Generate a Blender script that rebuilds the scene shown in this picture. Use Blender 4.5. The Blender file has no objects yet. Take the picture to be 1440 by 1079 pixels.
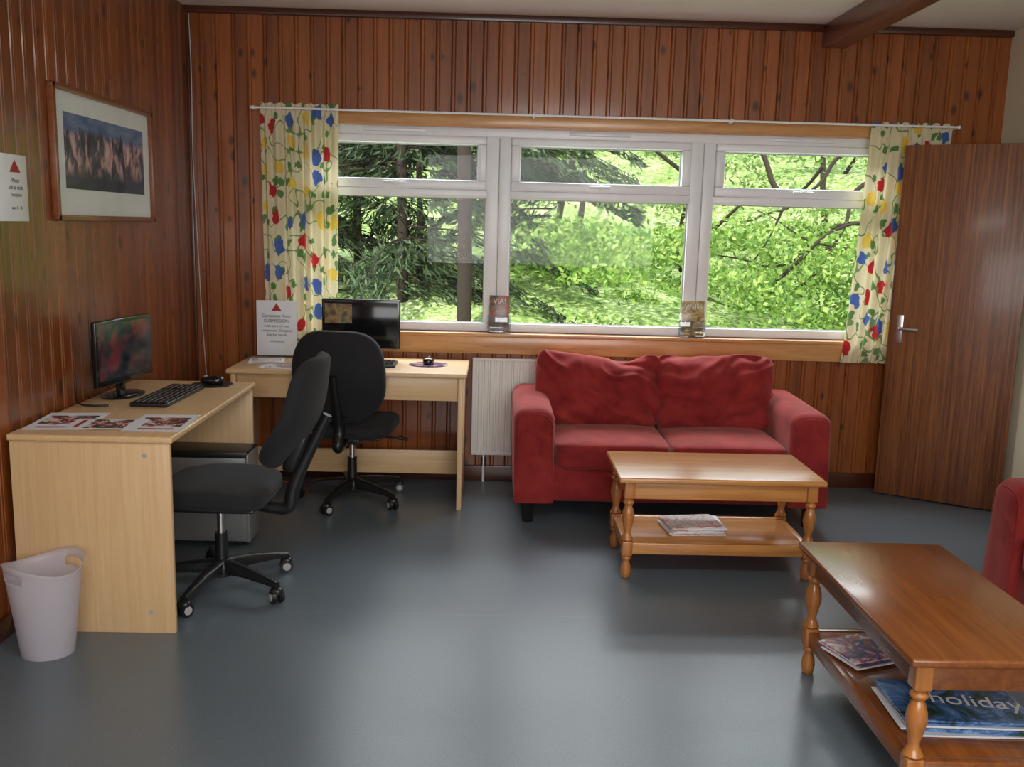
import bpy, bmesh, math, random
import numpy as np
from mathutils import Vector, Matrix, noise, Euler
random.seed(7); rng=np.random.default_rng(7)
S=bpy.context.scene
pi=math.pi
# ------------------------------------------------------------------ helpers
def srgb(r,g,b):
    f=lambda c:((c/255+.055)/1.055)**2.4 if c/255>.04045 else c/255/12.92
    return (f(r),f(g),f(b),1)
class NT:
    def __init__(s,name):
        s.m=bpy.data.materials.new(name); s.m.use_nodes=True; s.t=s.m.node_tree; s.n=s.t.nodes; s.l=s.t.links
        s.b=s.n['Principled BSDF']; s.out=s.n['Material Output']
    def new(s,ty,**k):
        nd=s.n.new(ty)
        for a,v in k.items(): setattr(nd,a,v)
        return nd
    def link(s,a,b): s.l.new(a,b)
    def coord(s,sx=1,sy=1,sz=1,kind='Object'):
        tc=s.new('ShaderNodeTexCoord'); mp=s.new('ShaderNodeMapping'); mp.inputs['Scale'].default_value=(sx,sy,sz)
        s.link(tc.outputs[kind],mp.inputs['Vector']); return mp.outputs[0]
    def noise(s,vec,scale,detail=4,rough=.5,dist=0):
        nd=s.new('ShaderNodeTexNoise'); nd.inputs['Scale'].default_value=scale; nd.inputs['Detail'].default_value=detail
        nd.inputs['Roughness'].default_value=rough; nd.inputs['Distortion'].default_value=dist
        if vec is not None: s.link(vec,nd.inputs['Vector'])
        return nd
    def ramp(s,fac,stops,interp='LINEAR'):
        nd=s.new('ShaderNodeValToRGB'); cr=nd.color_ramp; cr.interpolation=interp
        while len(cr.elements)<len(stops): cr.elements.new(.5)
        for e,(p,c) in zip(cr.elements,stops): e.position=p; e.color=c if len(c)==4 else (*c,1)
        s.link(fac,nd.inputs[0]); return nd.outputs[0]
    def math(s,op,a,b=None,c=None):
        nd=s.new('ShaderNodeMath',operation=op)
        for i,v in enumerate((a,b,c)):
            if v is None: continue
            if isinstance(v,(int,float)): nd.inputs[i].default_value=v
            else: s.link(v,nd.inputs[i])
        return nd.outputs[0]
    def mix(s,fac,a,b,mode='MIX'):
        nd=s.new('ShaderNodeMix',data_type='RGBA',blend_type=mode)
        for i,v in ((0,fac),(6,a),(7,b)):
            if isinstance(v,(int,float)): nd.inputs[i].default_value=v
            elif isinstance(v,tuple): nd.inputs[i].default_value=v if len(v)==4 else (*v,1)
            else: s.link(v,nd.inputs[i])
        return nd.outputs[2]
    def bump(s,h,strength=.2,dist=.01):
        nd=s.new('ShaderNodeBump'); nd.inputs['Strength'].default_value=strength; nd.inputs['Distance'].default_value=dist
        s.link(h,nd.inputs['Height']); s.link(nd.outputs[0],s.b.inputs['Normal'])
    def base(s,v):
        if isinstance(v,tuple): s.b.inputs['Base Color'].default_value=v
        else: s.link(v,s.b.inputs['Base Color'])
    def set(s,**k):
        for a,v in k.items(): s.b.inputs[a.replace('_',' ')].default_value=v
def plain(name,col,rough=.5,metal=0,bump=0,bscale=200,spec=.5,**k):
    t=NT(name); t.set(Roughness=rough,Metallic=metal)
    t.b.inputs['Specular IOR Level'].default_value=spec
    v=t.coord(); n=t.noise(v,bscale if bump else 12,3)
    d=tuple(c*.88 for c in col[:3])+(1,)
    t.base(t.mix(n.outputs[0],d,col))
    if bump: t.bump(n.outputs[0],bump,.002)
    for a,b in k.items(): t.b.inputs[a.replace('_',' ')].default_value=b
    return t.m
def woodmat(name,c1,c2,axis='x',scale=30,rough=.35,coat=.3,stretch=.06,contrast=(.3,.7)):
    t=NT(name); sc={'x':(stretch,1,1),'y':(1,stretch,1),'z':(1,1,stretch)}[axis]
    v=t.coord(*sc); n=t.noise(v,scale,6,.6,.6); n2=t.noise(v,scale*4,3,.6)
    f=t.math('ADD',t.math('MULTIPLY',n.outputs[0],.75),t.math('MULTIPLY',n2.outputs[0],.25))
    t.base(t.ramp(f,[(contrast[0],c1),(contrast[1],c2)])); t.set(Roughness=rough,Coat_Weight=coat,Coat_Roughness=.15)
    t.bump(n2.outputs[0],.05,.002); return t.m
def E(name,loc=(0,0,0),rz=0):
    o=bpy.data.objects.new(name,None); o.location=loc; o.rotation_euler=(0,0,rz); o.empty_display_size=.1
    S.collection.objects.link(o); return o
def finish(name,me,parent,mat,smooth=True,ang=35):
    o=bpy.data.objects.new(name,me); S.collection.objects.link(o)
    if parent: o.parent=parent
    for m in (mat if isinstance(mat,(list,tuple)) else [mat]):
        if m: me.materials.append(m)
    if smooth:
        me.polygons.foreach_set('use_smooth',[True]*len(me.polygons))
        if ang<180: me.set_sharp_from_angle(angle=math.radians(ang))
    return o
def fbm(name,bm,parent,mat,smooth=True,ang=35):
    bmesh.ops.recalc_face_normals(bm,faces=bm.faces)
    me=bpy.data.meshes.new(name); bm.to_mesh(me); bm.free(); return finish(name,me,parent,mat,smooth,ang)
def addbox(bm,c,s,bev=.003,seg=2,M=None):
    b2=bmesh.new(); bmesh.ops.create_cube(b2,size=1)
    for v in b2.verts: v.co=Vector((v.co.x*s[0],v.co.y*s[1],v.co.z*s[2]))
    bev=min(bev,min(s)*.45)
    if bev>0: bmesh.ops.bevel(b2,geom=b2.edges[:],offset=bev,segments=seg,affect='EDGES',profile=.5)
    for v in b2.verts:
        if M: v.co=M@v.co
        v.co+=Vector(c)
    me=bpy.data.meshes.new('t'); b2.to_mesh(me); b2.free(); bm.from_mesh(me); bpy.data.meshes.remove(me)
def box(parent,name,c,s,mat,bev=.003,seg=2,rot=None):
    bm=bmesh.new(); addbox(bm,c,s,bev,seg,Euler(rot).to_matrix() if rot else None); return fbm(name,bm,parent,mat)
def boxes(parent,name,L,mat,bev=.003,seg=2):
    bm=bmesh.new()
    for c,s in L: addbox(bm,c,s,bev,seg)
    return fbm(name,bm,parent,mat)
def bx(x0,x1,y0,y1,z0,z1): return ((x0+x1)/2,(y0+y1)/2,(z0+z1)/2),(abs(x1-x0),abs(y1-y0),abs(z1-z0))
def cyl(parent,name,p1,p2,r1,r2,mat,seg=24,bev=0):
    p1=Vector(p1);p2=Vector(p2);d=p2-p1; bm=bmesh.new()
    bmesh.ops.create_cone(bm,cap_ends=True,segments=seg,radius1=r1,radius2=r2,depth=d.length)
    if bev: bmesh.ops.bevel(bm,geom=[e for e in bm.edges if len(e.link_faces)==2 and any(len(f.verts)>4 for f in e.link_faces)],offset=bev,segments=2,affect='EDGES')
    q=d.to_track_quat('Z','Y').to_matrix()
    for v in bm.verts: v.co=q@v.co+(p1+p2)/2
    return fbm(name,bm,parent,mat)
def lathe(parent,name,prof,pos,mat,seg=32,sx=1,sy=1,ang=40):
    bm=bmesh.new(); rings=[]
    for r,z in prof:
        rings.append([bm.verts.new((pos[0]+r*sx*math.cos(2*pi*i/seg),pos[1]+r*sy*math.sin(2*pi*i/seg),pos[2]+z)) for i in range(seg)])
    for a,b in zip(rings,rings[1:]):
        for i in range(seg): bm.faces.new((a[i],a[(i+1)%seg],b[(i+1)%seg],b[i]))
    bm.faces.new(rings[0][::-1]); bm.faces.new(rings[-1]); return fbm(name,bm,parent,mat,True,ang)
def tomesh(cu,name,parent,mat,M=None,ang=40):
    o=bpy.data.objects.new('tmp',cu); S.collection.objects.link(o)
    bpy.context.view_layer.update()
    me=bpy.data.meshes.new_from_object(o.evaluated_get(bpy.context.evaluated_depsgraph_get()))
    bpy.data.objects.remove(o); me.materials.clear()
    if M: me.transform(M)
    return finish(name,me,parent,mat,True,ang)
def tube(parent,name,pts,r,mat,smooth=True,radii=None,res=3):
    cu=bpy.data.curves.new('c','CURVE'); cu.dimensions='3D'; cu.bevel_depth=r; cu.bevel_resolution=res; cu.use_fill_caps=True
    sp=cu.splines.new('NURBS' if smooth else 'POLY'); sp.points.add(len(pts)-1)
    for i,p in enumerate(pts):
        sp.points[i].co=(*p,1)
        if radii: sp.points[i].radius=radii[i]
    if smooth: sp.use_endpoint_u=True; sp.order_u=3; sp.resolution_u=6
    return tomesh(cu,name,parent,mat)
def text(parent,name,body,size,M,mat,align='CENTER'):
    cu=bpy.data.curves.new('t','FONT'); cu.body=body; cu.size=size; cu.align_x=align; cu.extrude=.0002
    return tomesh(cu,name,parent,mat,M)
def soft(parent,name,c,s,mat,e=5,n=14,fn=None,rot=None):
    bm=bmesh.new(); bmesh.ops.create_cube(bm,size=2)
    bmesh.ops.subdivide_edges(bm,edges=bm.edges[:],cuts=n,use_grid_fill=True)
    R=Euler(rot).to_matrix() if rot else None
    for v in bm.verts:
        q=v.co.copy()
        k=(abs(q.x)**e+abs(q.y)**e+abs(q.z)**e)**(1/e); q=q/k
        u=Vector((q.x*s[0]/2,q.y*s[1]/2,q.z*s[2]/2))
        if fn: u=fn(u,q)
        if R: u=R@u
        v.co=u+Vector(c)
    return fbm(name,bm,parent,mat,True,180)

# ------------------------------------------------------------------ dims
XL,XR,YB,YR,ZC=-1.728,2.865,5.412,-1.6,2.647
WX0,WX1,WZ0,WZ1=-1.155,2.357,.885,2.06
P=.087

# ------------------------------------------------------------------ materials
def tgmat(name,ax,dark,light):
    t=NT(name); tc=t.new('ShaderNodeTexCoord'); sp=t.new('ShaderNodeSeparateXYZ'); t.link(tc.outputs['Object'],sp.inputs[0])
    a=sp.outputs[ax]; z=sp.outputs[2]
    idx=t.math('FLOOR',t.math('DIVIDE',a,P))
    wn=t.new('ShaderNodeTexWhiteNoise',noise_dimensions='1D'); t.link(idx,wn.inputs['W'])
    cb=t.new('ShaderNodeCombineXYZ'); t.link(t.math('MULTIPLY',a,1),cb.inputs[0]); t.link(t.math('MULTIPLY',z,.045),cb.inputs[1]); t.link(t.math('MULTIPLY',idx,3.7),cb.inputs[2])
    g=t.noise(cb.outputs[0],55,6,.6,.4)
    big=t.noise(cb.outputs[0],9,2,.5,.3)
    cb2=t.new('ShaderNodeCombineXYZ'); t.link(t.math('ADD',t.math('MULTIPLY',a,9),t.math('MULTIPLY',idx,.37)),cb2.inputs[0]); t.link(t.math('ADD',t.math('MULTIPLY',z,5),t.math('MULTIPLY',idx,5.31)),cb2.inputs[1])
    vo=t.new('ShaderNodeTexVoronoi',voronoi_dimensions='2D'); vo.inputs['Scale'].default_value=1; t.link(cb2.outputs[0],vo.inputs['Vector'])
    sc=t.new('ShaderNodeSeparateColor'); t.link(vo.outputs['Color'],sc.inputs[0])
    rad=t.math('MULTIPLY',t.math('MAXIMUM',t.math('SUBTRACT',sc.outputs[0],.45),0),.27)
    kn=t.new('ShaderNodeMapRange'); t.link(t.math('DIVIDE',vo.outputs['Distance'],t.math('ADD',rad,.0001)),kn.inputs[0])
    kn.inputs[1].default_value=.6; kn.inputs[2].default_value=1.5; kn.inputs[3].default_value=.8; kn.inputs[4].default_value=0
    f=t.math('ADD',t.math('MULTIPLY',g.outputs[0],.55),t.math('ADD',t.math('MULTIPLY',big.outputs[0],.25),t.math('MULTIPLY',wn.outputs['Value'],.2)))
    c=t.ramp(f,[(.3,dark),(.72,light)])
    c=t.mix(kn.outputs[0],c,(.03,.010,.004,1)); t.base(c)
    t.set(Roughness=.4,Coat_Weight=.55,Coat_Roughness=.13); t.b.inputs['Specular IOR Level'].default_value=.4
    bn=t.noise(cb.outputs[0],30,3); t.bump(bn.outputs[0],.12,.003)
    return t.m
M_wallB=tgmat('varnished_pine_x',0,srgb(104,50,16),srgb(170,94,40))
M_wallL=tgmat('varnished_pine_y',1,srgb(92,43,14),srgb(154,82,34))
M_dark=woodmat('dark_trim',srgb(56,26,12),srgb(88,42,20),'x',25,.35,.4)
M_beam=woodmat('beam_wood',srgb(92,46,24),srgb(136,76,46),'y',20,.4,.4)
M_pine=woodmat('sill_pine',srgb(176,118,64),srgb(222,170,112),'x',18,.35,.4,.1)
M_beechx=woodmat('beech_laminate_x',srgb(204,166,118),srgb(222,188,144),'x',60,.38,.1,.04)
M_beechy=woodmat('beech_laminate_y',srgb(204,166,118),srgb(222,188,144),'y',60,.38,.1,.04)
M_beechz=woodmat('beech_laminate_z',srgb(206,168,120),srgb(222,188,144),'z',60,.42,.05,.04)
M_tabx=woodmat('antique_pine_x_lit',srgb(164,102,48),srgb(212,152,86),'x',22,.28,.35,.07)  # pine lightened here, reflected light painted into the far table's colour
M_tabz=woodmat('antique_pine_z',srgb(150,88,38),srgb(192,126,64),'z',26,.28,.4,.1)
M_tabn=woodmat('brown_pine_x',srgb(104,54,20),srgb(148,86,38),'x',20,.25,.5,.06)
M_door=woodmat('door_veneer',srgb(96,52,26),srgb(146,90,50),'z',80,.45,.2,.02,(.38,.62))
M_white=plain('upvc_white',srgb(242,244,248),.3)
M_rad=plain('radiator_enamel',srgb(234,232,226),.35)
M_paint=plain('cream_wall_paint',srgb(226,218,190),.8,bump=.1,bscale=150)
M_ceil=plain('ceiling_paint',srgb(236,231,224),.9,bump=.2,bscale=90)
M_blk=plain('black_plastic',(.012,.012,.013,1),.35)
M_blkg=plain('black_gloss_plastic',(.008,.008,.009,1),.15)
M_fab=plain('black_fabric',(.009,.009,.011,1),.85,bump=.5,bscale=500,Sheen_Weight=.05)
M_steel=plain('brushed_steel',(.6,.6,.62,1),.3,1)
M_silver=plain('silver_plastic',srgb(160,160,162),.35,.4)
M_grey=plain('grey_plastic',srgb(170,170,172),.45)
M_cable=plain('cable_white',srgb(190,186,178),.45)
M_paper=plain('paper',srgb(232,234,240),.6)
M_ink=plain('ink',(.03,.03,.04,1),.7)
M_red=plain('red_ink',srgb(170,40,40),.6)
M_wht2=plain('white_ink',(.85,.85,.85,1),.6)
# monitor screens: dim reddish glow, dark screen, painted warm reflection
t=NT('monitor_screen'); t.base((.006,.007,.008,1)); t.set(Roughness=.2); t.b.inputs['Specular IOR Level'].default_value=.25
v=t.coord(); n=t.noise(v,9,3,.6,.5); c=t.ramp(n.outputs[0],[(.35,(.002,.003,.004)),(.5,(.012,.012,.014)),(.62,(.07,.012,.012))]); t.link(c,t.b.inputs['Emission Color']); t.b.inputs['Emission Strength'].default_value=1; M_screen=t.m
M_screen2=plain('monitor_screen_off',(.006,.007,.008,1),.12,spec=.35)
t=NT('screen_reflection'); v=t.coord(); n=t.noise(v,16,3); c=t.ramp(n.outputs[0],[(.4,srgb(70,56,30)),(.55,srgb(150,116,60)),(.65,srgb(60,74,52))]); t.base((.01,.01,.01,1)); t.link(c,t.b.inputs['Emission Color']); t.b.inputs['Emission Strength'].default_value=.45; M_scrrefl=t.m  # glowing colour painted as the warm room reflection on the back monitor
# floor
t=NT('vinyl_floor'); v=t.coord(); n1=t.noise(v,260,2,.7); n2=t.noise(v,.9,1,.5); n3=t.noise(v,38,3,.6)
c=t.ramp(n1.outputs[0],[(.35,srgb(82,93,101)),(.65,srgb(105,116,124))])
sp=t.new('ShaderNodeSeparateXYZ'); t.link(v,sp.inputs[0])
seam=t.math('LESS_THAN',t.math('ABSOLUTE',t.math('SUBTRACT',sp.outputs[1],3.44)),.0015); c=t.mix(t.math('MULTIPLY',seam,.35),c,srgb(140,148,152)); t.base(c)
rr=t.math('ADD',t.math('MULTIPLY',n2.outputs[0],.03),.28); t.link(rr,t.b.inputs['Roughness']); t.b.inputs['Specular IOR Level'].default_value=.7
t.bump(t.math('ADD',n1.outputs[0],n3.outputs[0]),.14,.0013); M_floor=t.m
# red velvet
t=NT('red_velvet'); v=t.coord(); n1=t.noise(v,7,4,.6,.5); n2=t.noise(v,420,2)
t.base(t.ramp(n1.outputs[0],[(.3,srgb(114,30,30)),(.7,srgb(150,50,48))])); t.set(Roughness=.9,Sheen_Weight=.32,Sheen_Roughness=.45); t.b.inputs['Sheen Tint'].default_value=(1,.5,.44,1); t.b.inputs['Specular IOR Level'].default_value=.15
t.bump(n2.outputs[0],.25,.002); M_sofa=t.m
# curtain
t=NT('floral_curtain'); tc=t.new('ShaderNodeTexCoord'); sp=t.new('ShaderNodeSeparateXYZ'); t.link(tc.outputs['UV'],sp.inputs[0])
cb=t.new('ShaderNodeCombineXYZ'); t.link(sp.outputs[0],cb.inputs[0]); t.link(sp.outputs[1],cb.inputs[1]); uv=cb.outputs[0]
dn=t.noise(uv,16,2); dv=t.new('ShaderNodeVectorMath',operation='SCALE'); t.link(dn.outputs['Color'],dv.inputs[0]); dv.inputs['Scale'].default_value=.08
av=t.new('ShaderNodeVectorMath',operation='ADD'); t.link(uv,av.inputs[0]); t.link(dv.outputs[0],av.inputs[1]); duv=av.outputs[0]
cream=srgb(228,216,180)
def vor(scale,off):
    mp=t.new('ShaderNodeMapping'); mp.inputs['Location'].default_value=(off,off*.7,0); t.link(duv,mp.inputs[0])
    q=t.new('ShaderNodeTexVoronoi',voronoi_dimensions='2D'); q.inputs['Scale'].default_value=scale; q.inputs['Randomness'].default_value=.85; t.link(mp.outputs[0],q.inputs['Vector']); return q
vn=t.noise(uv,6,1); line=t.math('LESS_THAN',t.math('ABSOLUTE',t.math('SUBTRACT',vn.outputs[0],.5)),.011)
c=t.mix(line,cream,srgb(120,150,96))
vl=vor(12,3.1); s2=t.new('ShaderNodeSeparateColor'); t.link(vl.outputs['Color'],s2.inputs[0])
lm=t.math('MULTIPLY',t.math('LESS_THAN',vl.outputs['Distance'],.27),t.math('LESS_THAN',s2.outputs[1],.42))
c=t.mix(lm,c,srgb(96,136,80))
vf=vor(6.9,0); s1=t.new('ShaderNodeSeparateColor'); t.link(vf.outputs['Color'],s1.inputs[0])
fc=t.ramp(s1.outputs[0],[(0,srgb(190,40,48)),(.3,srgb(76,104,176)),(.52,srgb(234,198,84)),(.74,cream)],'CONSTANT')
fd=t.math('MULTIPLY',t.math('LESS_THAN',vf.outputs['Distance'],.28),t.math('LESS_THAN',s1.outputs[0],.74)); c=t.mix(fd,c,fc)
t.base(c); t.set(Roughness=.9,Sheen_Weight=.2)
tr=t.new('ShaderNodeBsdfTranslucent'); t.link(c,tr.inputs[0]); mx=t.new('ShaderNodeMixShader'); mx.inputs[0].default_value=.22
t.link(t.b.outputs[0],mx.inputs[1]); t.link(tr.outputs[0],mx.inputs[2]); t.link(mx.outputs[0],t.out.inputs[0]); M_curt=t.m
# glass
def thin(name,fac,rough,tint):
    t=NT(name); gl=t.new('ShaderNodeBsdfGlossy'); gl.inputs['Roughness'].default_value=rough; tp=t.new('ShaderNodeBsdfTransparent'); tp.inputs[0].default_value=tint
    mx=t.new('ShaderNodeMixShader'); mx.inputs[0].default_value=fac; t.link(tp.outputs[0],mx.inputs[1]); t.link(gl.outputs[0],mx.inputs[2]); t.link(mx.outputs[0],t.out.inputs[0]); return t.m
M_glass=thin('window_glass',.008,.02,(1,1,1,1)); M_acr=thin('clear_acrylic',.10,.05,(.9,.93,.95,1)); M_glz=thin('picture_glazing',.035,.05,(1,1,1,1))
# frosted plastic bin
t=NT('frosted_plastic'); t.base((.74,.72,.80,1)); t.set(Roughness=.25); tr=t.new('ShaderNodeBsdfTranslucent'); tr.inputs[0].default_value=(.8,.78,.86,1); tp=t.new('ShaderNodeBsdfTransparent')
mx=t.new('ShaderNodeMixShader'); mx.inputs[0].default_value=.35; t.link(t.b.outputs[0],mx.inputs[1]); t.link(tr.outputs[0],mx.inputs[2])
m2=t.new('ShaderNodeMixShader'); m2.inputs[0].default_value=.48; t.link(mx.outputs[0],m2.inputs[1]); t.link(tp.outputs[0],m2.inputs[2]); t.link(m2.outputs[0],t.out.inputs[0]); M_bin=t.m
def covermat(name,stops,scale=14,st=(1,1,1),rough=.25):
    t=NT(name); v=t.coord(*st); n=t.noise(v,scale,5,.7,1.2); t.base(t.ramp(n.outputs[0],stops)); t.set(Roughness=rough); return t.m
M_covblue=covermat('cover_blue',[(.3,srgb(20,44,30)),(.42,srgb(50,84,70)),(.5,srgb(66,104,160)),(.6,srgb(110,150,200)),(.7,srgb(160,190,220))],9)
M_covdark=covermat('cover_dark',[(.3,srgb(20,24,50)),(.46,srgb(60,80,140)),(.53,srgb(170,80,60)),(.62,srgb(210,210,220))],16)
M_covpale=covermat('cover_pale',[(.35,srgb(190,180,172)),(.5,srgb(232,230,226)),(.6,srgb(200,120,110)),(.63,srgb(235,235,235))],12)
M_leaf1=covermat('leaflet_print',[(.3,srgb(30,22,20)),(.48,srgb(120,110,100)),(.58,srgb(190,90,50)),(.68,srgb(60,80,120))],18)
M_leaf2=covermat('leaflet_print_b',[(.3,srgb(60,50,30)),(.46,srgb(150,120,60)),(.58,srgb(210,200,150)),(.68,srgb(90,110,90))],16)
M_sheet=covermat('printed_sheet',[(.3,srgb(30,60,50)),(.45,srgb(60,90,80)),(.5,srgb(200,60,60)),(.54,srgb(235,238,240))],13,rough=.2)
# flamingo picture
t=NT('picture_print'); tc=t.new('ShaderNodeTexCoord'); sp=t.new('ShaderNodeSeparateXYZ'); t.link(tc.outputs['Object'],sp.inputs[0])
v=t.coord(1,1,.5); n=t.noise(v,19,4,.6,.4); v2=t.coord(1,.4,1.5); n2=t.noise(v2,20,4)
bird=t.ramp(n.outputs[0],[(.40,srgb(34,44,72)),(.48,srgb(84,82,110)),(.54,srgb(188,140,148)),(.66,srgb(214,190,200))])
sky=t.ramp(n2.outputs[0],[(.35,srgb(70,96,150)),(.65,srgb(120,140,176))]); wat=t.ramp(n2.outputs[0],[(.35,srgb(26,40,66)),(.65,srgb(50,62,96))])
zz=sp.outputs[2]; mr=t.new('ShaderNodeMapRange'); t.link(t.math('ADD',zz,t.math('MULTIPLY',n.outputs[0],.12)),mr.inputs[0]); mr.inputs[1].default_value=1.88; mr.inputs[2].default_value=1.91
mr2=t.new('ShaderNodeMapRange'); t.link(zz,mr2.inputs[0]); mr2.inputs[1].default_value=1.65; mr2.inputs[2].default_value=1.70
c=t.mix(mr.outputs[0],bird,sky); c=t.mix(mr2.outputs[0],wat,c); t.base(c); t.set(Roughness=.5); M_pic=t.m

# ------------------------------------------------------------------ room shell
def tgpanel(bm,ax,plane,inward,a0,a1,z0,z1):
    """tongue-and-groove boarding; inward = +1/-1 direction of the room along the other axis"""
    pts=[(a0,0)]
    k=math.floor(a0/P)
    while k*P<a1+P:
        b=k*P
        for da,dd in ((-.005,0),(0,.007),(.005,0),(.016,0),(.019,.0035),(.022,0)):
            a=b+da
            if a0+.001<a<a1-.001: pts.append((a,dd))
        k+=1
    pts.append((a1,0)); rows=[]
    for z in (z0,z1):
        r=[]
        for a,dd in pts:
            q=plane-inward*dd
            r.append(bm.verts.new((a,q,z) if ax==0 else (q,a,z)))
        rows.append(r)
    for i in range(len(pts)-1):
        bm.faces.new((rows[0][i],rows[0][i+1],rows[1][i+1],rows[1][i]))
def wallmesh(name,mat,panels,backing):
    bm=bmesh.new()
    for p in panels: tgpanel(bm,*p)
    for b in backing: addbox(bm,*bx(*b),bev=0)
    me=bpy.data.meshes.new(name); bm.to_mesh(me); bm.free(); return finish(name,me,None,mat,False)
g=.009
wallmesh('wall_back',M_wallB,[(0,YB,-1,XL,WX0,0,ZC),(0,YB,-1,WX1,XR,0,ZC),(0,YB,-1,WX0,WX1,WZ1,ZC),(0,YB,-1,WX0,WX1,0,WZ0)],
  [(XL-.1,WX0,YB+g,YB+.2,0,ZC),(WX1,XR+.1,YB+g,YB+.2,0,ZC),(WX0,WX1,YB+g,YB+.2,WZ1,ZC),(WX0,WX1,YB+g,YB+.2,0,WZ0)])
wallmesh('wall_left',M_wallL,[(1,XL,1,YR,YB,0,ZC)],[(XL-.2,XL-g,YR,YB+.2,0,ZC)])
box(None,'wall_right',*bx(XR,XR+.15,YR,YB+.2,0,ZC),M_paint,0)
box(None,'wall_rear',*bx(XL-.2,XR+.15,YR-.15,YR,0,ZC),M_paint,0)
box(None,'floor',*bx(XL-.2,XR+.15,YR-.15,YB+.2,-.1,0),M_floor,0)
box(None,'ceiling',*bx(XL-.2,XR+.15,YR-.15,YB+.5,ZC,ZC+.12),M_ceil,0)
box(None,'trim_beam',*bx(1.80,1.93,YR,YB-.001,2.525,ZC-.001),M_beam,.004)
boxes(None,'trim_cornice',[bx(XL+.001,1.799,YB-.03,YB-.001,2.61,ZC-.001),bx(1.931,XR-.001,YB-.03,YB-.001,2.61,ZC-.001)],M_dark,.004)
box(None,'trim_corner',*bx(XL+.001,XL+.02,YB-.02,YB-.001,0,2.604),M_dark,.004)
box(None,'baseboard_back',*bx(XL+.021,XR-.001,YB-.018,YB-.001,0,.09),M_dark,.004)
box(None,'baseboard_left',*bx(XL+.001,XL+.018,YR,YB-.03,0,.08),M_dark,.004)
box(None,'baseboard_right',*bx(XR-.018,XR-.001,YR,3.9,0,.09),M_dark,.004)
boxes(None,'trim_doorcase',[bx(XR-.02,XR-.001,3.95,4.02,0,2.08),bx(XR-.02,XR-.001,4.02,4.88,2.02,2.08)],M_dark,.004)

# window
W=E('window_1',(0,0,0)); y0,y1=YB+.05,YB+.12
L=[bx(WX0,WX1,y0,y1,WZ0+.001,.935),bx(WX0,WX1,y0,y1,1.995,WZ1-.001)]
uw=(WX1-WX0)/3
fans=[];vents=[];glasses=[];hand=[]
for k in range(3):
    a=WX0+uw*k;b=a+uw
    for e,f in ((a+.001,a+.068),(b-.074,b-.001)): L.append(bx(e,f,y0,y1,.93,2.0))
    L.append(bx(a+.06,b-.06,y0,y1,1.655,1.70))
    for q in (bx(a+.068,b-.074,y0-.02,y1-.01,1.70,1.752),bx(a+.068,b-.074,y0-.02,y1-.01,1.952,1.995),bx(a+.068,a+.12,y0-.02,y1-.01,1.752,1.952),bx(b-.124,b-.074,y0-.02,y1-.01,1.752,1.952)): fans.append(q)
    m=(a+b)/2
    vents.append(bx(m-.19,m+.16,y0-.012,y0+.01,2.015,2.035))
    hand.append(bx(m-.07,m+.05,y0-.045,y0-.03,1.722,1.738)); hand.append(bx(m-.012,m+.012,y0-.035,y0-.018,1.715,1.745))
    glasses.append(bx(a+.065,b-.07,y0+.035,y0+.04,.93,1.66)); glasses.append(bx(a+.115,b-.12,y0+.035,y0+.04,1.748,1.956))
boxes(W,'frame',L,M_white,.006,3); boxes(W,'fanlight_sashes',fans,M_white,.008,3); boxes(W,'vents',vents,M_white,.004); boxes(W,'handles',hand,M_white,.004); boxes(W,'panes',glasses,M_glass,0)
gk=[]
for c,s in glasses:
    gk+=[((c[0],c[1],c[2]-s[2]/2+.005),(s[0],.010,.008)),((c[0],c[1],c[2]+s[2]/2-.006),(s[0],.010,.008)),((c[0]-s[0]/2+.006,c[1],c[2]),(.007,.010,s[2])),((c[0]+s[0]/2-.007,c[1],c[2]),(.007,.010,s[2]))]
boxes(W,'gaskets',gk,M_grey,0)
boxes(None,'trim_window_sill',[bx(WX0-.08,WX1+.08,YB-.035,YB+.05,.865,.8845),bx(WX0-.06,WX1+.06,YB-.016,YB-.001,.762,.865)],M_pine,.004)
boxes(None,'trim_window_head',[bx(WX0-.06,WX1+.06,YB-.018,YB-.001,2.05,2.112),bx(WX0,WX1,YB-.001,YB+.05,2.045,2.059)],M_pine,.004)
R=E('curtain_rail'); tube(R,'pole',[(-1.36,YB-.092,2.108),(2.565,YB-.092,2.108)],.006,M_white,False)
for i,x in enumerate((-1.345,.2,1.3,2.575)): box(R,'bracket_%d'%(i+1),*bx(x-.006,x+.006,YB-.095,YB-.019,2.098,2.118),M_white,.002)
def curtain(x0t,x1t,x0b,x1b,zb,zt,folds,seed):
    nx,nz=folds*14,50; bm=bmesh.new(); uvl=bm.loops.layers.uv.new('UVMap'); G=[]
    wreal=(x1t-x0t)*1.9
    for j in range(nz+1):
        w=j/nz; z=zb+(zt-zb)*w; row=[]
        for i in range(nx+1):
            s=i/nx; ww=w**.7
            x=(x0b+(x1b-x0b)*s)*(1-ww)+(x0t+(x1t-x0t)*s)*ww
            ph=2*pi*folds*s+.9*noise.noise(Vector((s*3,w*1.2,seed)))*(1-w)
            amp=.019*(.75+.5*noise.noise(Vector((s*4,w*1.5,seed+5))))
            if w>.955: ph=2*pi*folds*2*s; amp=.007
            row.append(bm.verts.new((x+.006*math.sin(ph*.5+seed),YB-.060+amp*math.sin(ph),z+(.006*math.sin(ph*.5) if j==nz else 0))))
        G.append(row)
    for j in range(nz):
        for i in range(nx):
            f=bm.faces.new((G[j][i],G[j][i+1],G[j+1][i+1],G[j+1][i]))
            for l,(a,b) in zip(f.loops,((i,j),(i+1,j),(i+1,j+1),(i,j+1))): l[uvl].uv=(a/nx*wreal+seed,zb+(zt-zb)*b/nz)
    return fbm('curtain',bm,None,M_curt,True,180)
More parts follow.
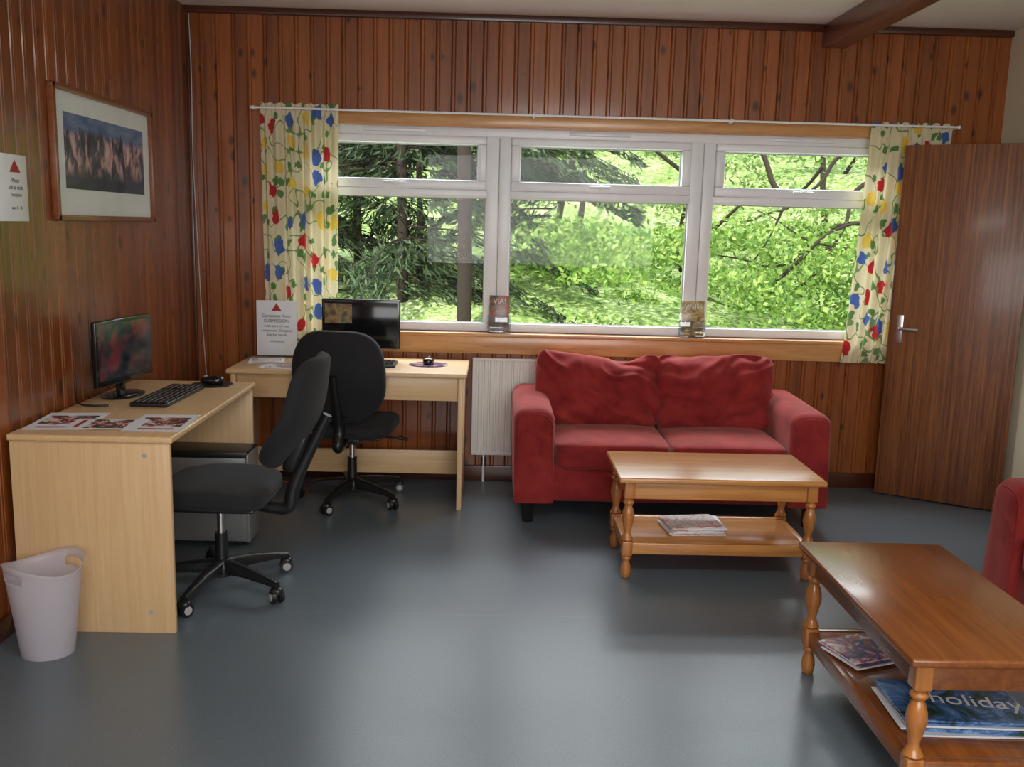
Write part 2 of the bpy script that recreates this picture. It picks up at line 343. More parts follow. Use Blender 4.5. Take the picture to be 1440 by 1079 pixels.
curtain(-1.32,-.885,-1.30,-.90,.765,2.14,8,1.0)
curtain(2.10,2.56,2.035,2.48,.765,2.125,8,4.3)

# radiator
R=E('radiator',(0,0,0)); x0,x1=-.11,1.05; bm=bmesh.new(); n=34; prof=[]
for i in range(n):
    a=x0+(x1-x0)*i/n; w=(x1-x0)/n
    prof+=[(a,YB-.055),(a+w*.55,YB-.055),(a+w*.68,YB-.047),(a+w*.87,YB-.047)]
prof.append((x1,YB-.055)); lo=[bm.verts.new((a,b,.185)) for a,b in prof]; hi=[bm.verts.new((a,b,.725)) for a,b in prof]
for i in range(len(prof)-1): bm.faces.new((lo[i],lo[i+1],hi[i+1],hi[i]))
fbm('front_panel',bm,R,M_rad,True,20)
boxes(R,'casing',[bx(x0,x1,YB-.058,YB-.02,.725,.742),bx(x0,x1,YB-.056,YB-.02,.165,.185),bx(x0-.003,x0,YB-.058,YB-.02,.165,.742),bx(x1,x1+.003,YB-.058,YB-.02,.165,.742),bx(x0,x1,YB-.04,YB-.02,.185,.725)],M_rad,.002)
tube(R,'pipe',[(-.04,YB-.035,.165),(-.04,YB-.035,.0)],.008,M_white,False); cyl(R,'valve',(-.04,YB-.035,.10),(-.04,YB-.035,.15),.016,.014,M_steel)
boxes(R,'brackets',[bx(.1,.13,YB-.02,YB-.001,.2,.7),bx(.8,.83,YB-.02,YB-.001,.2,.7)],M_rad,.001)

# door
D=E('door_1',(2.838,4.95,0),math.atan2(.35,-.56)); dl=math.hypot(.35,.56)
box(D,'leaf',*bx(0,dl,-.02,.02,.008,2.0),M_door,.002)
box(D,'latch_plate',*bx(dl-.075,dl-.04,.02,.025,.90,1.06),M_steel,.003)
tube(D,'lever_handle',[(dl-.057,.02,.985),(dl-.057,.06,.985),(dl-.075,.066,.985),(dl-.16,.066,.985)],.009,M_steel)

# ------------------------------------------------------------------ desks
def desk(x0,x1,y0,y1,long,h=.737):
    """long='y': runs along left wall, user side +x ; long='x': back desk, user side -y"""
    cx,cy=(x0+x1)/2,(y0+y1)/2; D=E('desk',(cx,cy,0)); a=(x1-x0)/2; b=(y1-y0)/2; T=.025; K=.02
    top=M_beechy if long=='y' else M_beechx
    box(D,'top',*bx(-a,a,-b,b,h-T,h),top,.008,3)
    if long=='y':
        box(D,'end_panel_near',*bx(-a+.005,a-.012,-b+.012,-b+.012+K,0,h-T),M_beechz,.002)
        box(D,'end_panel_far',*bx(-a+.005,a-.012,b-.012-K,b-.012,0,h-T),M_beechz,.002)
        box(D,'modesty_panel',*bx(-a+.05,-a+.07,-b+.033,b-.033,.25,h-T),M_beechy,.002)
        for i,z in enumerate((h-.07,.08)): cyl(D,'cam_fitting_%d'%(i+1),(a-.1,-b+.012,z),(a-.1,-b+.0105,z),.009,.009,M_grey)
    else:
        box(D,'leg_panel_right',*bx(a-.045,a-.02,-b+.02,b-.03,0,h-T),M_beechz,.002)
        box(D,'leg_panel_left',*bx(-a+.02,-a+.045,-b+.02,b-.03,0,h-T),M_beechz,.002)
        box(D,'front_apron',*bx(-a+.046,a-.046,-b+.045,-b+.063,.585,h-T),M_beechx,.002)
        box(D,'back_rail',*bx(-a+.046,a-.046,b-.16,b-.14,.10,.235),M_beechx,.002)
    return D
desk(-1.70,-1.122,3.22,4.40,'y')
desk(-1.375,-.13,4.775,5.315,'x')

# ------------------------------------------------------------------ office chairs
def chair(loc,face,star0,lean,by,bz=.76,bwid=.47):
    C=E('office_chair',loc,face)
    def seatfn(u,q):
        u.z+=.018*(q.y if q.y<0 else -q.y*.9)*abs(q.y)-.008*(1-q.x*q.x)*(1 if q.z>0 else 0); u.x*=1-.06*q.y; return u
    soft(C,'seat',(0,.01,.437),(.48,.46,.09),M_fab,4.5,12,seatfn)
    box(C,'seat_shell',(0,.0,.39),(.40,.38,.018),M_blk,.008)
    def backfn(u,q):
        k=1-.16*max(q.z,0)**2-.26*max(-q.z,0)**2
        u.x*=k; u.y+=.05*q.x*q.x+.02*math.cos(q.z*pi)*(-1); return u
    soft(C,'backrest',(0,by,bz),(bwid,.08,.49),M_fab,3.6,14,backfn,rot=(lean,0,0))
    tube(C,'back_support',[(0,-.05,.37),(0,-.19,.35),(0,-.29,.345),(0,by+.055,.43),(0,by-.015,.58),(0,by-.05-.1*lean,.74)],.018,M_blk,radii=[1,1.3,1.6,1.6,1.3,1.1])
    soft(C,'back_bracket',(0,by+.03,.59),(.11,.06,.19),M_blk,4,6,rot=(lean,0,0))
    box(C,'tilt_mechanism',(0,-.02,.36),(.15,.22,.045),M_blk,.012)
    tube(C,'lever',[(.05,.02,.36),(.2,.03,.355),(.27,.03,.35)],.006,M_blk)
    cyl(C,'lever_knob',(.25,.03,.352),(.30,.03,.347),.011,.008,M_blk)
    cyl(C,'gas_column_outer',(0,0,.09),(0,0,.24),.027,.025,M_blk); cyl(C,'gas_column_inner',(0,0,.24),(0,0,.345),.015,.015,M_steel)
    lathe(C,'hub',[(.03,.055),(.045,.06),(.05,.09),(.042,.12),(.03,.13)],(0,0,0),M_blk,24)
    for i in range(5):
        a=star0+i*2*pi/5; d=Vector((math.cos(a),math.sin(a),0)); p=Vector((-d.y,d.x,0))
        bm=bmesh.new(); st=[(.03,.024,.075,.128),(.14,.020,.078,.118),(.25,.016,.072,.098),(.30,.014,.066,.086)]; rs=[]
        for r,w,zl,zh in st:
            rs.append([bm.verts.new(d*r+p*(s*w)+Vector((0,0,z))) for s,z in ((-1,zl),(1,zl),(1,zh-.008),(.5,zh),(-.5,zh),(-1,zh-.008))])
        for A,B in zip(rs,rs[1:]):
            for k in range(6): bm.faces.new((A[k],A[(k+1)%6],B[(k+1)%6],B[k]))
        bm.faces.new(rs[0]); bm.faces.new(rs[-1]); fbm('base_arm_%d'%(i+1),bm,C,M_blk,True,50)
        cpos=d*.295; ra=a+1.1; wd=Vector((math.cos(ra),math.sin(ra),0))
        for s in (-1,1):
            c1=cpos+wd*(s*.006)+Vector((0,0,.029)); c2=cpos+wd*(s*.026)+Vector((0,0,.029))
            cyl(C,'caster_%d_wheel_%s'%(i+1,'a' if s<0 else 'b'),c1,c2,.029,.027,M_blk,20,.004)
            cyl(C,'caster_%d_cap_%s'%(i+1,'a' if s<0 else 'b'),c2,c2+wd*(s*.002),.017,.015,M_grey,16)
        soft(C,'caster_%d_hood'%(i+1),cpos+Vector((0,0,.05)),(.05,.05,.035),M_blk,3,5)
    return C
chair((-1.09,3.67,0),pi/2-.02,math.radians(-102-90)+.02,.42,-.345,.745)
chair((-.75,4.95,0),-.13,math.radians(180)+.13,.18,-.27,.715,.49)

# ------------------------------------------------------------------ monitors, keyboards, mice, PC
def monitor(loc,rz,zc,scr):
    """screen faces local -y; origin on desk top"""
    m=E('computer_monitor',loc,rz); w,h=.435,.275
    box(m,'bezel',(0,0,zc),(w,.022,h),M_blkg,.006,3); soft(m,'rear_housing',(0,.028,zc),(w*.8,.05,h*.75),M_blk,5,8)
    box(m,'screen',(0,-.0115,zc+.006),(w-.03,.002,h-.045),scr,.0005)
    zb=zc-h/2+.04; box(m,'neck',(0,.02,.012+(zb-.012)/2),(.05,.02,zb-.012),M_blkg,.005)
    lathe(m,'base',[(.0,.0),(.098,0),(.10,.006),(.085,.012),(.03,.018),(.0,.02)],(0,.01,0),M_blkg,40,1.15,.8)
    return m
DZ=.7375
monitor((-1.58,3.99,DZ),pi/2-.16,.200,M_screen)
m2_=monitor((-.735,5.195,DZ),-.02,.205,M_screen2)
box(m2_,'painted_reflection',(-.125,-.0128,.262),(.15,.0008,.11),M_scrrefl,0)  # painted reflection patch, upper left of the dark screen
def keyboard(loc,rz):
    k=E('keyboard',loc,rz); box(k,'body',(0,0,.009),(.45,.155,.018),M_blk,.006,3)
    bm=bmesh.new()
    for r in range(6):
        for c in range(20):
            if c in (14,18) and r in(3,): continue
            addbox(bm,(-.213+c*.0218+(.006 if c>13 else 0)-.003,-.058+r*.0225,.0205),(.0185,.0185,.006),.002,1)
    fbm('keys',bm,k,M_blk); return k
keyboard((-1.385,3.965,DZ),pi/2-.03); keyboard((-.745,5.02,DZ),.0)
def mousepad(loc,rz,mat,r=.105):
    p=E('mouse_mat',loc,rz); lathe(p,'pad',[(0,0),(r,0),(r+.002,.002),(r,.004),(0,.004)],(0,0,0),mat,36,1,.85); return p
def mouse(loc,rz):
    m=E('computer_mouse',loc,rz)
    def fn(u,q):
        u.z=max(u.z,-.012)*(1.2-.25*q.y); return u
    soft(m,'shell',(0,0,.0165),(.062,.11,.036),M_blkg,2.6,8,fn); box(m,'wheel',(0,.028,.035),(.006,.016,.008),M_grey,.002); return m
mousepad((-1.30,4.30,DZ),0,M_blk,.095); mouse((-1.30,4.30,DZ+.0045),pi/2)
mousepad((-.35,5.08,DZ),0,M_covdark); mouse((-.35,5.08,DZ+.0045),0)
# PC tower
t_=E('computer_tower',(-1.335,4.27,0)); box(t_,'case',(0,0,.225),(.43,.185,.41),M_silver,.006); box(t_,'top_cover',(0,0,.432),(.44,.19,.03),M_blk,.004)
box(t_,'front_bezel',(.218,0,.225),(.018,.186,.42),M_silver,.006); boxes(t_,'feet',[((sx*.17,sy*.07,.01),(.03,.02,.02)) for sx in(-1,1) for sy in(-1,1)],M_blk,.003)
box(t_,'side_panel',(0,-.0945,.225),(.40,.003,.37),M_silver,.001); boxes(t_,'vent_slots',[((-.05+i*.014,-.0965,.23),(.006,.001,.1)) for i in range(8)],M_blk,0)
# cables
c_=E('monitor_cable'); tube(c_,'lead',[(-1.70,3.80,DZ+.12),(-1.70,3.78,DZ+.06),(-1.68,3.74,DZ+.006),(-1.60,3.72,DZ+.005),(-1.55,3.74,DZ+.005)],.004,M_blk)
c_=E('wall_cable'); tube(c_,'cable',[(-1.700,5.385,2.6),(-1.690,5.38,2.3),(-1.70,5.38,1.9),(-1.690,5.378,1.5),(-1.68,5.375,1.2),(-1.672,5.375,.9),(-1.655,5.375,.6),(-1.65,5.378,.3)],.0028,M_cable)
c_=E('extension_cable'); tube(c_,'flex',[(-1.3,5.30,.004),(-1.05,5.26,.006),(-1.0,5.0,.006),(-1.15,4.85,.006),(-1.05,4.75,.006)],.004,plain('orange_flex',srgb(200,90,40),.5))

# ------------------------------------------------------------------ papers & picture
def sheet(x,y,rz,w,h,mat,z=DZ,base=M_paper):
    p=E('laminated_sheet',(x,y,z),rz); box(p,'sheet',(0,0,.0012),(w,h,.0012),base,.0003,1); box(p,'print',(0,.01,.0021),(w*.82,h*.55,.0004),mat,0)
    box(p,'heading',(0,-h*.36,.0021),(w*.7,h*.06,.0004),M_red,0); return p
sheet(-1.585,3.45,.1,.22,.30,M_sheet); sheet(-1.42,3.40,-1.5,.18,.26,M_sheet,DZ+.0025); sheet(-1.235,3.45,.06,.21,.297,M_sheet,DZ)
sheet(-1.24,5.10,.2,.19,.22,M_covpale); sheet(-1.11,4.89,-.1,.21,.15,M_sheet,DZ+.0005)
n_=E('notice_holder',(-1.215,5.245,DZ)); MR=Matrix.Rotation(pi/2,4,'X')
box(n_,'card',(0,0,.165),(.225,.003,.31),M_paper,.0005); box(n_,'foot',(0,-.01,.003),(.225,.07,.005),M_acr,.001)
for i,(b,s,z) in enumerate((("Complete Your",.026,.225),("SUBMISSION",.026,.197),("with one of our",.022,.17),("computers. Designed",.02,.145),("Ask for details",.02,.12),("www.hostel.org",.012,.085))):
    text(n_,'line_%d'%(i+1),b,s,Matrix.Translation((0,-.003,z))@MR,M_ink)
bm=bmesh.new()
for q in ((-.028,.262),(.028,.262),(0,.305)): bm.verts.new((q[0],-.003,q[1]))
bm.faces.new(bm.verts[:]); fbm('logo',bm,n_,M_red,False)
n_=E('wall_notice',(XL+.001,3.43,1.59)); box(n_,'sheet',(.0015,0,0),(.002,.21,.235),M_paper,.0004)
ML=Matrix.Rotation(pi/2,4,'Z')@Matrix.Rotation(pi/2,4,'X')
for i,(b,s,z) in enumerate((("Please",.022,.02),("ask at desk",.022,-.005),("reception",.02,-.03),("open 8 - 10",.016,-.075))): text(n_,'line_%d'%(i+1),b,s,Matrix.Translation((.003,.02,z))@ML,M_ink)
bm=bmesh.new()
for q in ((-.02,.055),(.06,.055),(.02,.1)): bm.verts.new((.003,q[0],q[1]))
bm.faces.new(bm.verts[:]); fbm('logo',bm,n_,M_red,False)
p_=E('framed_picture',(0,0,0)); ya,yb,za,zb=3.727,4.779,1.477,2.005; fx0,fx1=XL+.001,XL+.028; fw=.022
M_frame=woodmat('frame_wood',srgb(104,54,26),srgb(150,86,46),'y',30,.35,.3)
boxes(p_,'frame',[bx(fx0,fx1,ya,yb,za,za+fw),bx(fx0,fx1,ya,yb,zb-fw,zb),bx(fx0,fx1,ya,ya+fw,za,zb),bx(fx0,fx1,yb-fw,yb,za,zb)],M_frame,.003)
box(p_,'mount',*bx(fx0,fx0+.008,ya+.015,yb-.015,za+.015,zb-.015),M_paper,0)
box(p_,'print',*bx(fx0+.008,fx0+.0095,3.84,4.68,1.605,1.905),M_pic,0)
box(p_,'glazing',*bx(fx0+.014,fx0+.0155,ya+.015,yb-.015,za+.015,zb-.015),M_glz,0)

# ------------------------------------------------------------------ leaflets on sill
def leaflet(x,mat,head,w=.115,h=.205,tcol=M_wht2):
    l=E('leaflet_holder',(x,YB+.005,.8855))
    box(l,'leaflets',(0,.0,.012+h/2),(w,.012,h),mat,.001,rot=(-.08,0,0))
    boxes(l,'holder',[((0,-.014,.05),(w+.02,.002,.10)),((0,.018,.08),(w+.02,.002,.16)),((0,.002,.0015),(w+.02,.036,.003)),((-w/2-.01,.002,.05),(.002,.034,.10)),((w/2+.01,.002,.05),(.002,.034,.10))],M_acr,.0005)
    text(l,'title',head,.042,Matrix.Translation((0,-.0075,.012+h-.045))@Matrix.Rotation(pi/2-.08,4,'X'),tcol)
    return l
leaflet(.035,M_leaf1,"VIA!"); leaflet(1.165,M_leaf2,"Walks",.13,.20)

# ------------------------------------------------------------------ sofas
def sofa(loc,rz):
    s=E('sofa',loc,rz); w,d=1.60,.76
    box(s,'base',(0,.01,.21),(w-.36,d-.06,.19),M_sofa,.02,4)
    for sx,nm in ((-1,'left'),(1,'right')):
        bm=bmesh.new()
        addbox(bm,(sx*(w/2-.1),0,.365),(.20,d,.50),.07,8)
        for v in bm.verts:
            if v.co.z<.2: v.co.z=.115+(v.co.z-.115)*.3; v.co.x=sx*(w/2-.1)+max(-.1,min(.1,(v.co.x-sx*(w/2-.1))*1.45)); v.co.y=max(-d/2,min(d/2,v.co.y*1.25))
            elif v.co.z>.4:
                k=(v.co.z-.4)/.215; v.co.x+=sx*.008*k; v.co.x=sx*(w/2-.1)+(v.co.x-sx*(w/2-.1))*(1+.06*k); v.co.z-=.02*k*(1 if v.co.y<0 else 0)*abs(v.co.y)/(d/2)
        fbm('arm_'+nm,bm,s,M_sofa,True,180)
        xc=sx*(w/2-.1); r=.086; pts=[(xc-r,-d/2+.010,.14),(xc-r,-d/2+.012,.50)]
        for i in range(9):
            a=pi-pi*i/8; pts.append((xc+r*math.cos(a),-d/2+.014,.515+.06*math.sin(a)))
        pts.append((xc+r,-d/2+.010,.14)); tube(s,'piping_'+nm,pts,.0035,M_sofa)
    box(s,'back',(0,d/2-.09,.42),(w-.38,.17,.60),M_sofa,.06,6)
    cw=(w-.4)/2
    for i,sx in enumerate((-1,1)):
        def seat(u,q):
            u.z+=.014*(1-q.x**2)*(1-q.y**2)*(1 if q.z>0 else 0)+.004*noise.noise(u*9); return u
        soft(s,'seat_cushion_%d'%(i+1),(sx*cw/2,-.075,.355),(cw-.006,.60,.14),M_sofa,9,18,seat)
    for i,(cx,cwid,h,tl,sd) in enumerate(((-.335,.70,.41,.03,3.3),(.32,.69,.43,-.015,8.1))):
        def bc(u,q,sd=sd,i=i):
            ed=max(abs(q.x),abs(q.z))
            u.y*=(1-.2*max(q.z,0))*(1.12-.55*ed**4)
            ns=noise.noise(Vector((u.x*5+sd,u.y*4,u.z*6)))*.026+noise.noise(Vector((u.x*12+sd,u.z*15,sd)))*.016
            cr=math.sin((u.x*(1.3 if i==0 else -1.1)+u.z*2.0)*13+4*noise.noise(Vector((u.x*5,u.z*4,sd))))
            ns+=.022*max(cr,0)**5*(.4+abs(q.x)); ns-=.020*max(-cr,0)**6
            u.y+=ns*(1 if q.y<0 else .3)
            if q.z>0:
                u.z+=q.z*(.030*abs(q.x)**3*(1.2 if i==0 else .5)-(.034*math.exp(-((q.x-.35)/.35)**2) if i==0 else .014*math.exp(-((q.x+.35)/.3)**2))+.016*noise.noise(Vector((u.x*9+sd,0,sd))))
            return u
        soft(s,'back_cushion_%d'%(i+1),(cx,.185,.605),(cwid-.02*i,.20,h),M_sofa,6.5,40,bc,rot=(-.22,tl,0))
    for sx in (-1,1):
        for sy in (-1,1):
            c=(sx*(w/2-.075),sy*(d/2-.06)); cyl(s,'leg_%d%d'%(sx+1,sy+1),(c[0],c[1],0),(c[0],c[1],.122),.026,.034,M_blk,4)
    return s
sofa((.925,4.945,0),0)
sofa((1.95+.38,3.48-.80,0),-pi/2)

# ------------------------------------------------------------------ coffee tables
def ctable(loc,rz,topm,edge,legm):
    c=E('coffee_table',loc,rz); w,d,h=.89,.49,.46
    box(c,'top',(0,0,h-.0125),(w,d,.025),topm,.008,3)
    lx,ly=w/2-.05,d/2-.05
    boxes(c,'aprons',[((0,-ly,h-.065),(2*lx,.02,.075)),((0,ly,h-.065),(2*lx,.02,.075)),((-lx,0,h-.065),(.02,2*ly,.075)),((lx,0,h-.065),(.02,2*ly,.075))],edge,.003)
    boxes(c,'shelf',[((0,0,.15),(2*lx-.02,2*ly-.02,.016)),((0,-ly,.135),(2*lx,.026,.05)),((0,ly,.135),(2*lx,.026,.05)),((-lx,0,.135),(.026,2*ly,.05)),((lx,0,.135),(.026,2*ly,.05))],topm,.003)
    turned=[(.018,.168),(.024,.176),(.019,.186),(.014,.20),(.013,.21),(.019,.24),(.0245,.27),(.023,.295),(.016,.32),(.013,.327),(.021,.338),(.021,.346),(.013,.352),(.018,.362)]
    foot=[(.012,0),(.017,.004),(.021,.03),(.019,.055),(.013,.075),(.013,.08),(.02,.088),(.02,.096),(.015,.104)]
    k=0
    for sx in(-1,1):
        for sy in(-1,1):
            k+=1; p=(sx*lx,sy*ly,0)
            boxes(c,'leg_%d_blocks'%k,[((p[0],p[1],.398),(.046,.046,.078)),((p[0],p[1],.136),(.046,.046,.066))],legm,.005,3)
            lathe(c,'leg_%d_turning'%k,[(r*1.12,z) for r,z in turned],p,legm,24,ang=60); lathe(c,'leg_%d_foot'%k,[(r*1.1,z) for r,z in foot],p,legm,24,ang=60)
    return c
ctable((.997,4.065,0),0,M_tabx,M_tabx,M_tabz)
ctable((1.31,2.605,0),pi/2,M_tabn,M_tabn,M_tabz)

# ------------------------------------------------------------------ magazines
def mags(loc,rz,n,w,h,cov,name='magazine_stack',title=None,jit=.08,col=M_wht2):
    s=E(name,loc,rz); z=0
    for i in range(n):
        t=.004+.003*random.random(); a=random.uniform(-jit,jit) if i<n-1 else 0; dx,dy=(random.uniform(-.012,.012) for _ in '12')
        box(s,'magazine_%d'%(i+1),(dx,dy,z+t/2),(w,h,t-.0006),cov if i%2==(n-1)%2 else M_paper,.0008,1,rot=(0,0,a)); z+=t; last=(dx,dy)
    if title: text(s,'title',title[0],title[1],Matrix.Translation((last[0]+title[2],last[1]+title[3],z+.0006))@Matrix.Rotation(title[4],4,'Z'),col)
    return s
SZ=.1585
mags((.93,4.08,SZ),.15,7,.25,.19,M_covpale,jit=.12)
mags((1.235,2.82,SZ),.35,5,.22,.17,M_covdark,jit=.12)
mags((1.335,2.44,SZ),-.05,8,.36,.235,M_covblue,title=("holiday",.088,.055,-.03,-.12),jit=.04)

# ------------------------------------------------------------------ waste bin
b_=E('waste_bin',(-1.52,3.07,0)); bm=bmesh.new(); nu,nv=60,22; G=[]
HA=-2.2
for j in range(nv+1):
    v=j/nv; row=[]
    for i in range(nu):
        a=2*pi*i/nu; top=.325+.018*math.cos(2*(a-HA))
        r=.082+.041*v+(.004 if j==nv else 0); row.append(bm.verts.new((r*math.cos(a)*1.03,r*math.sin(a)*.92,.002+top*v)))
    G.append(row)
for j in range(nv):
    for i in range(nu):
        a=2*pi*(i+.5)/nu; v=(j+.5)/nv; hole=False
        for ha in (HA,HA+pi):
            da=(a-ha+pi)%(2*pi)-pi
            if (da/.42)**4+((v-.865)/.05)**2<1: hole=True
        if not hole: bm.faces.new((G[j][i],G[j][(i+1)%nu],G[j+1][(i+1)%nu],G[j+1][i]))
bm.faces.new(G[0][::-1])
o=fbm('body',bm,b_,M_bin,True,60); sm=o.modifiers.new('s','SOLIDIFY'); sm.thickness=.0025; sm.offset=-1

# ------------------------------------------------------------------ outdoors
bm=bmesh.new(); NX,NY=60,50; G=[]
for j in range(NY+1):
    y=6.0+40*(j/NY)**1.4; row=[]
    for i in range(NX+1):
        x=-26+60*i/NX; z=-.6+max(0,y-8)*.33+1.0*noise.noise(Vector((x*.15,y*.15,0))); row.append(bm.verts.new((x,y,z)))
    G.append(row)
for j in range(NY):
    for i in range(NX): bm.faces.new((G[j][i],G[j][i+1],G[j+1][i+1],G[j+1][i]))
t=NT('hillside_grass'); v=t.coord(); n=t.noise(v,2.2,8,.8); n2=t.noise(v,16,5,.75)
t.base(t.ramp(t.math('ADD',t.math('MULTIPLY',n.outputs[0],.45),t.math('MULTIPLY',n2.outputs[0],.55)),[(.40,srgb(70,96,44)),(.5,srgb(134,164,82)),(.6,srgb(206,216,168))])); t.set(Roughness=.9); fbm('hillside_ground',bm,None,t.m,True,180)
def leafmat(name,c1,c2,c3,trans=.5):
    t=NT(name); g=t.new('ShaderNodeNewGeometry'); c=t.ramp(g.outputs['Random Per Island'],[(0,c1),(.5,c2),(1,c3)]); t.base(c); t.set(Roughness=.6)
    tr=t.new('ShaderNodeBsdfTranslucent'); t.link(c,tr.inputs[0]); mx=t.new('ShaderNodeMixShader'); mx.inputs[0].default_value=trans
    t.link(t.b.outputs[0],mx.inputs[1]); t.link(tr.outputs[0],mx.inputs[2]); t.link(mx.outputs[0],t.out.inputs[0]); return t.m
M_leafA=leafmat('beech_leaves',srgb(78,118,42),srgb(126,162,68),srgb(176,200,110),.4)
M_leafB=leafmat('spruce_needles',srgb(34,48,34),srgb(58,78,50),srgb(98,118,78),.2)
M_leafC=leafmat('distant_leaves',srgb(90,122,58),srgb(136,162,88),srgb(186,204,142),.4)
M_bark=plain('bark',srgb(48,38,30),.9,bump=.5,bscale=30)
def leafmesh(name,Pn,Ln,Wn,mat,dirs=None,upb=.6,parent=None):
    n=len(Pn); N=rng.normal(size=(n,3)); N[:,2]+=upb*np.sign(rng.random(n)-.1)*1.5; N/=np.linalg.norm(N,axis=1)[:,None]
    U=rng.normal(size=(n,3)) if dirs is None else dirs; U=U-N*(U*N).sum(1)[:,None]; U/=np.linalg.norm(U,axis=1)[:,None]+1e-9; V=np.cross(N,U)
    L=Ln[:,None]*U; Wd=Wn[:,None]*V; co=np.stack([Pn-L,Pn+Wd,Pn+L,Pn-Wd],1).reshape(-1,3)
    me=bpy.data.meshes.new(name); me.vertices.add(4*n); me.vertices.foreach_set('co',co.ravel()); me.loops.add(4*n); me.loops.foreach_set('vertex_index',np.arange(4*n,dtype=np.int32))
    me.polygons.add(n); me.polygons.foreach_set('loop_start',np.arange(0,4*n,4,dtype=np.int32)); me.update(calc_edges=True); me.validate()
    return finish(name,me,parent,mat,False)
WD=E('woodland_trees')
def broad(name,nc,xr,yr,zr,per,size,mat,flat=.22,trunks=()):
    pts=[]
    for _ in range(nc):
        c=np.array([rng.uniform(*xr),rng.uniform(*yr),0]); c[2]=rng.uniform(*zr)
        r=rng.uniform(.35,.8); p=rng.normal(size=(per,3))*np.array([r,r*.8,r*flat])*.5
        p[:,2]-=.25*(p[:,0]**2+p[:,1]**2); pts.append(c+p)
    Pn=np.concatenate(pts); n=len(Pn); leafmesh(name,Pn,rng.uniform(.6,1.2,n)*size,rng.uniform(.35,.6,n)*size,mat,parent=WD)
    for i,tr in enumerate(trunks): tube(WD,name+'_branch_%d'%(i+1),tr[0],tr[1],M_bark,radii=[1-.75*k/(len(tr[0])-1) for k in range(len(tr[0]))],res=2)
def walk(p,d,n,step,seed,wob=.5):
    random.seed(seed); p=Vector(p); d=Vector(d).normalized(); out=[tuple(p)]
    for _ in range(n):
        d=(d+Vector([random.uniform(-wob,wob) for _ in range(3)])).normalized(); p=p+d*step; out.append(tuple(p))
    return out
br=[]
for i,(p,d,n,r) in enumerate([((3.3,10.5,0),(-.05,0,1),8,.07),((4.6,10.8,0),(.1,0,1),8,.08),((3.3,10.5,1.8),(-1,0,.4),8,.035),((3.3,10.5,2.4),(1,0,.25),9,.035),((4.6,10.8,1.5),(-1,0,.3),8,.03),((4.6,10.8,2.2),(-1,0,.2),10,.03),((4.6,10.8,1.0),(1,0,.5),8,.03),((2.4,11.5,0),(.1,0,1),8,.05),((2.4,11.5,2.1),(-1,0,.2),8,.028),((2.4,11.5,2.4),(1,0,.15),8,.028),((3.9,10.2,2.5),(-.6,0,-.8),7,.025),((4.3,10.2,1.2),(.8,0,.8),8,.025),((4.1,10.2,1.8),(.4,0,-.9),6,.02),((3.0,9.9,1.0),(.7,0,.6),8,.022),((3.4,9.9,2.2),(-.2,0,-1),6,.02),((4.4,9.8,.9),(-.3,0,.9),7,.02)]): br.append((walk(p,d,n,.30,i+3,.6),r))
broad('near_foliage',150,(.2,5.6),(8.6,12),(-.4,1.6),230,.043,M_leafA,.22,br)
broad('upper_foliage',65,(.4,6.5),(11,14),(1.2,3.4),150,.045,M_leafC,.22)
broad('far_canopy',210,(-6,9),(15,24),(.4,7),200,.085,M_leafC,.35,[(walk((rng.uniform(-4,8),rng.uniform(13,18),.5),(0,0,1),9,.5,50+i,.2),.06) for i in range(9)])
broad('lower_left_foliage',40,(-3.2,.6),(11.5,14),(-.2,1.1),170,.045,M_leafC,.3)
# spruces
trunks=[(-.30,9.3,.075),(-1.0,10.2,.06),(-.82,10.3,.035),(-2.2,10.6,.09),(-1.6,11,.05)]
for i,(x,y,r) in enumerate(trunks): tube(WD,'spruce_trunk_%d'%(i+1),[(x,y,-.8),(x+.02,y,1),(x-.03,y,2.5),(x,y,4.5)],r,M_bark,radii=[1.1,1,.95,.8])
pts=[];dirs=[]
random.seed(11)
bi=0
for x,y,r in [(-1.0,10.2,0)]*54+[(-2.2,10.6,0)]*34+[(-.4,11.5,0)]*24+[(.7,11.8,0)]*16:
    z0=random.choice([random.uniform(1.9,3.6),random.uniform(.3,3.6)]); a=random.uniform(0,2*pi); ln=random.uniform(.9,2.3)
    if x==-.4: z0=random.uniform(2.2,3.4); a=random.choice([0,pi])+random.uniform(-.5,.5); ln=2.2
    if x==.7: z0=random.uniform(1.1,3.2); a=pi+random.uniform(-.5,.5); ln=1.5
    k=[]
    for s in np.linspace(0,1,9): k.append((x+math.cos(a)*ln*s,y+math.sin(a)*ln*s*.6,z0+.12*s-.55*s*s*ln*.6))
    bi+=1; tube(WD,'spruce_bough_%d'%bi,k[::2],.014,M_bark,res=1,radii=[1,.8,.6,.4,.2])
    m=int(330*ln/1.6)
    for _ in range(m):
        s=random.random()**.8; b=np.array([x+math.cos(a)*ln*s,y+math.sin(a)*ln*s*.6,z0+.12*s-.55*s*s*ln*.6])
        w=.34*(1-s*.6); side=random.uniform(-w,w); b=b+np.array([-math.sin(a)*side,math.cos(a)*side*.6,-abs(side)*.5-random.random()*.07]); pts.append(b)
        dirs.append((math.cos(a)+random.uniform(-.6,.6),math.sin(a)+random.uniform(-.6,.6),-.6+random.uniform(-.4,.3)))
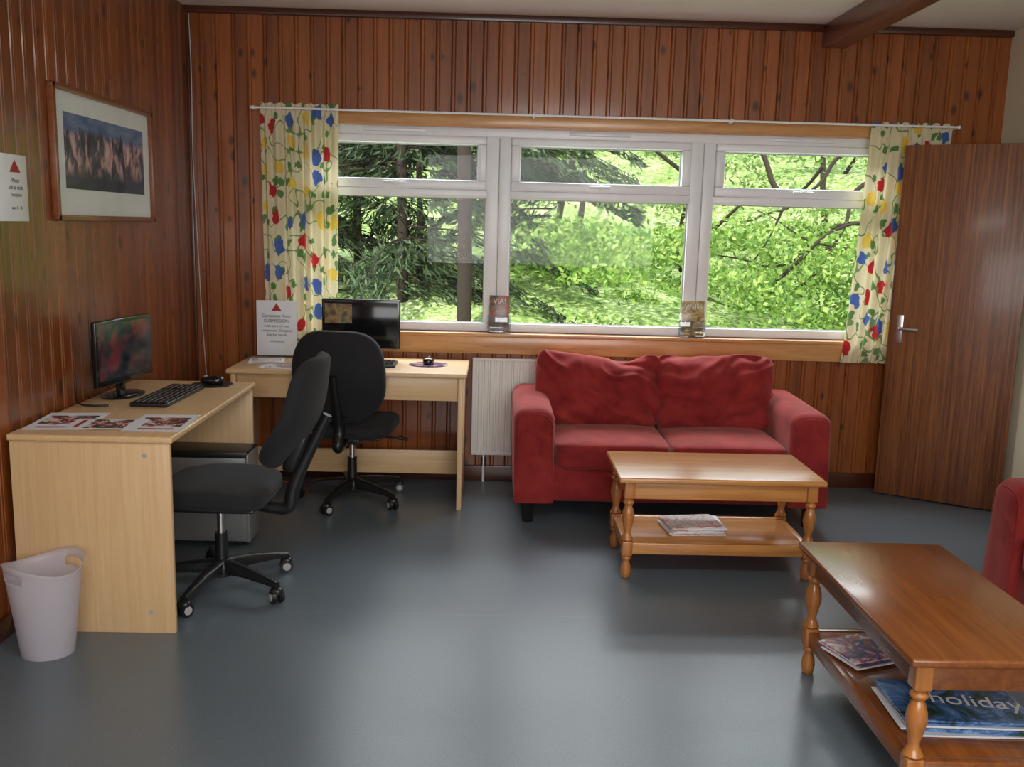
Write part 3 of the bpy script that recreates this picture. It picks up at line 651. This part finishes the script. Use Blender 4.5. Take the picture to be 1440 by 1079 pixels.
Pn=np.array(pts); n=len(Pn); leafmesh('spruce_needles',Pn,rng.uniform(.05,.09,n),rng.uniform(.008,.016,n),M_leafB,np.array(dirs),.2,WD)

# ------------------------------------------------------------------ light
w=bpy.data.worlds.new('World'); S.world=w; w.use_nodes=True; bg=w.node_tree.nodes['Background']; bg.inputs[0].default_value=(.88,.94,1,1); bg.inputs[1].default_value=2.2
def light(name,ty,loc,rot,en,col=(1,1,1),**k):
    l=bpy.data.lights.new(name,ty); l.energy=en; l.color=col
    for a,b in k.items(): setattr(l,a,b)
    o=bpy.data.objects.new(name,l); o.location=loc; o.rotation_euler=rot; S.collection.objects.link(o); return o
light('sun','SUN',(0,0,10),(math.radians(48),0,math.radians(-25)),5.5,(1,.97,.92),angle=.02)
light('added_daylight_boost','AREA',(.6,6.9,3.6),(math.radians(-58),0,0),500,(.88,.95,1),shape='RECTANGLE',size=5,size_y=2)  # added area light out of view, strengthens daylight through the window
light('added_rear_fill','AREA',(.6,YR+.05,1.7),(math.radians(90),0,0),100,(.97,.98,1),shape='RECTANGLE',size=3,size_y=1.4)  # added area light at the windowless rear wall, fills from behind camera
light('added_ceiling_fill','AREA',(.6,1.2,ZC-.03),(0,0,0),34,(1,.97,.93),shape='RECTANGLE',size=1.2,size_y=.3)  # added fill under the ceiling to brighten the interior, no real fitting

# ------------------------------------------------------------------ camera
cam=bpy.data.cameras.new('camera'); co=bpy.data.objects.new('camera',cam); S.collection.objects.link(co); S.camera=co
p,yw,r=.167,.022,.026
f=Vector((math.sin(yw)*math.cos(p),math.cos(yw)*math.cos(p),-math.sin(p))); rt=Vector((math.cos(yw),-math.sin(yw),0)); up=rt.cross(f)
a=rt*math.cos(r)+up*math.sin(r); b=-rt*math.sin(r)+up*math.cos(r)
Mx=Matrix((a,b,-f)).transposed().to_4x4(); Mx.translation=Vector((0,0,1.5)); co.matrix_world=Mx
cam.sensor_fit='HORIZONTAL'; cam.sensor_width=36; cam.lens=1311/1440*36; cam.clip_start=.05; cam.clip_end=200
S.view_settings.view_transform='Standard'; S.view_settings.look='None'; S.view_settings.exposure=0
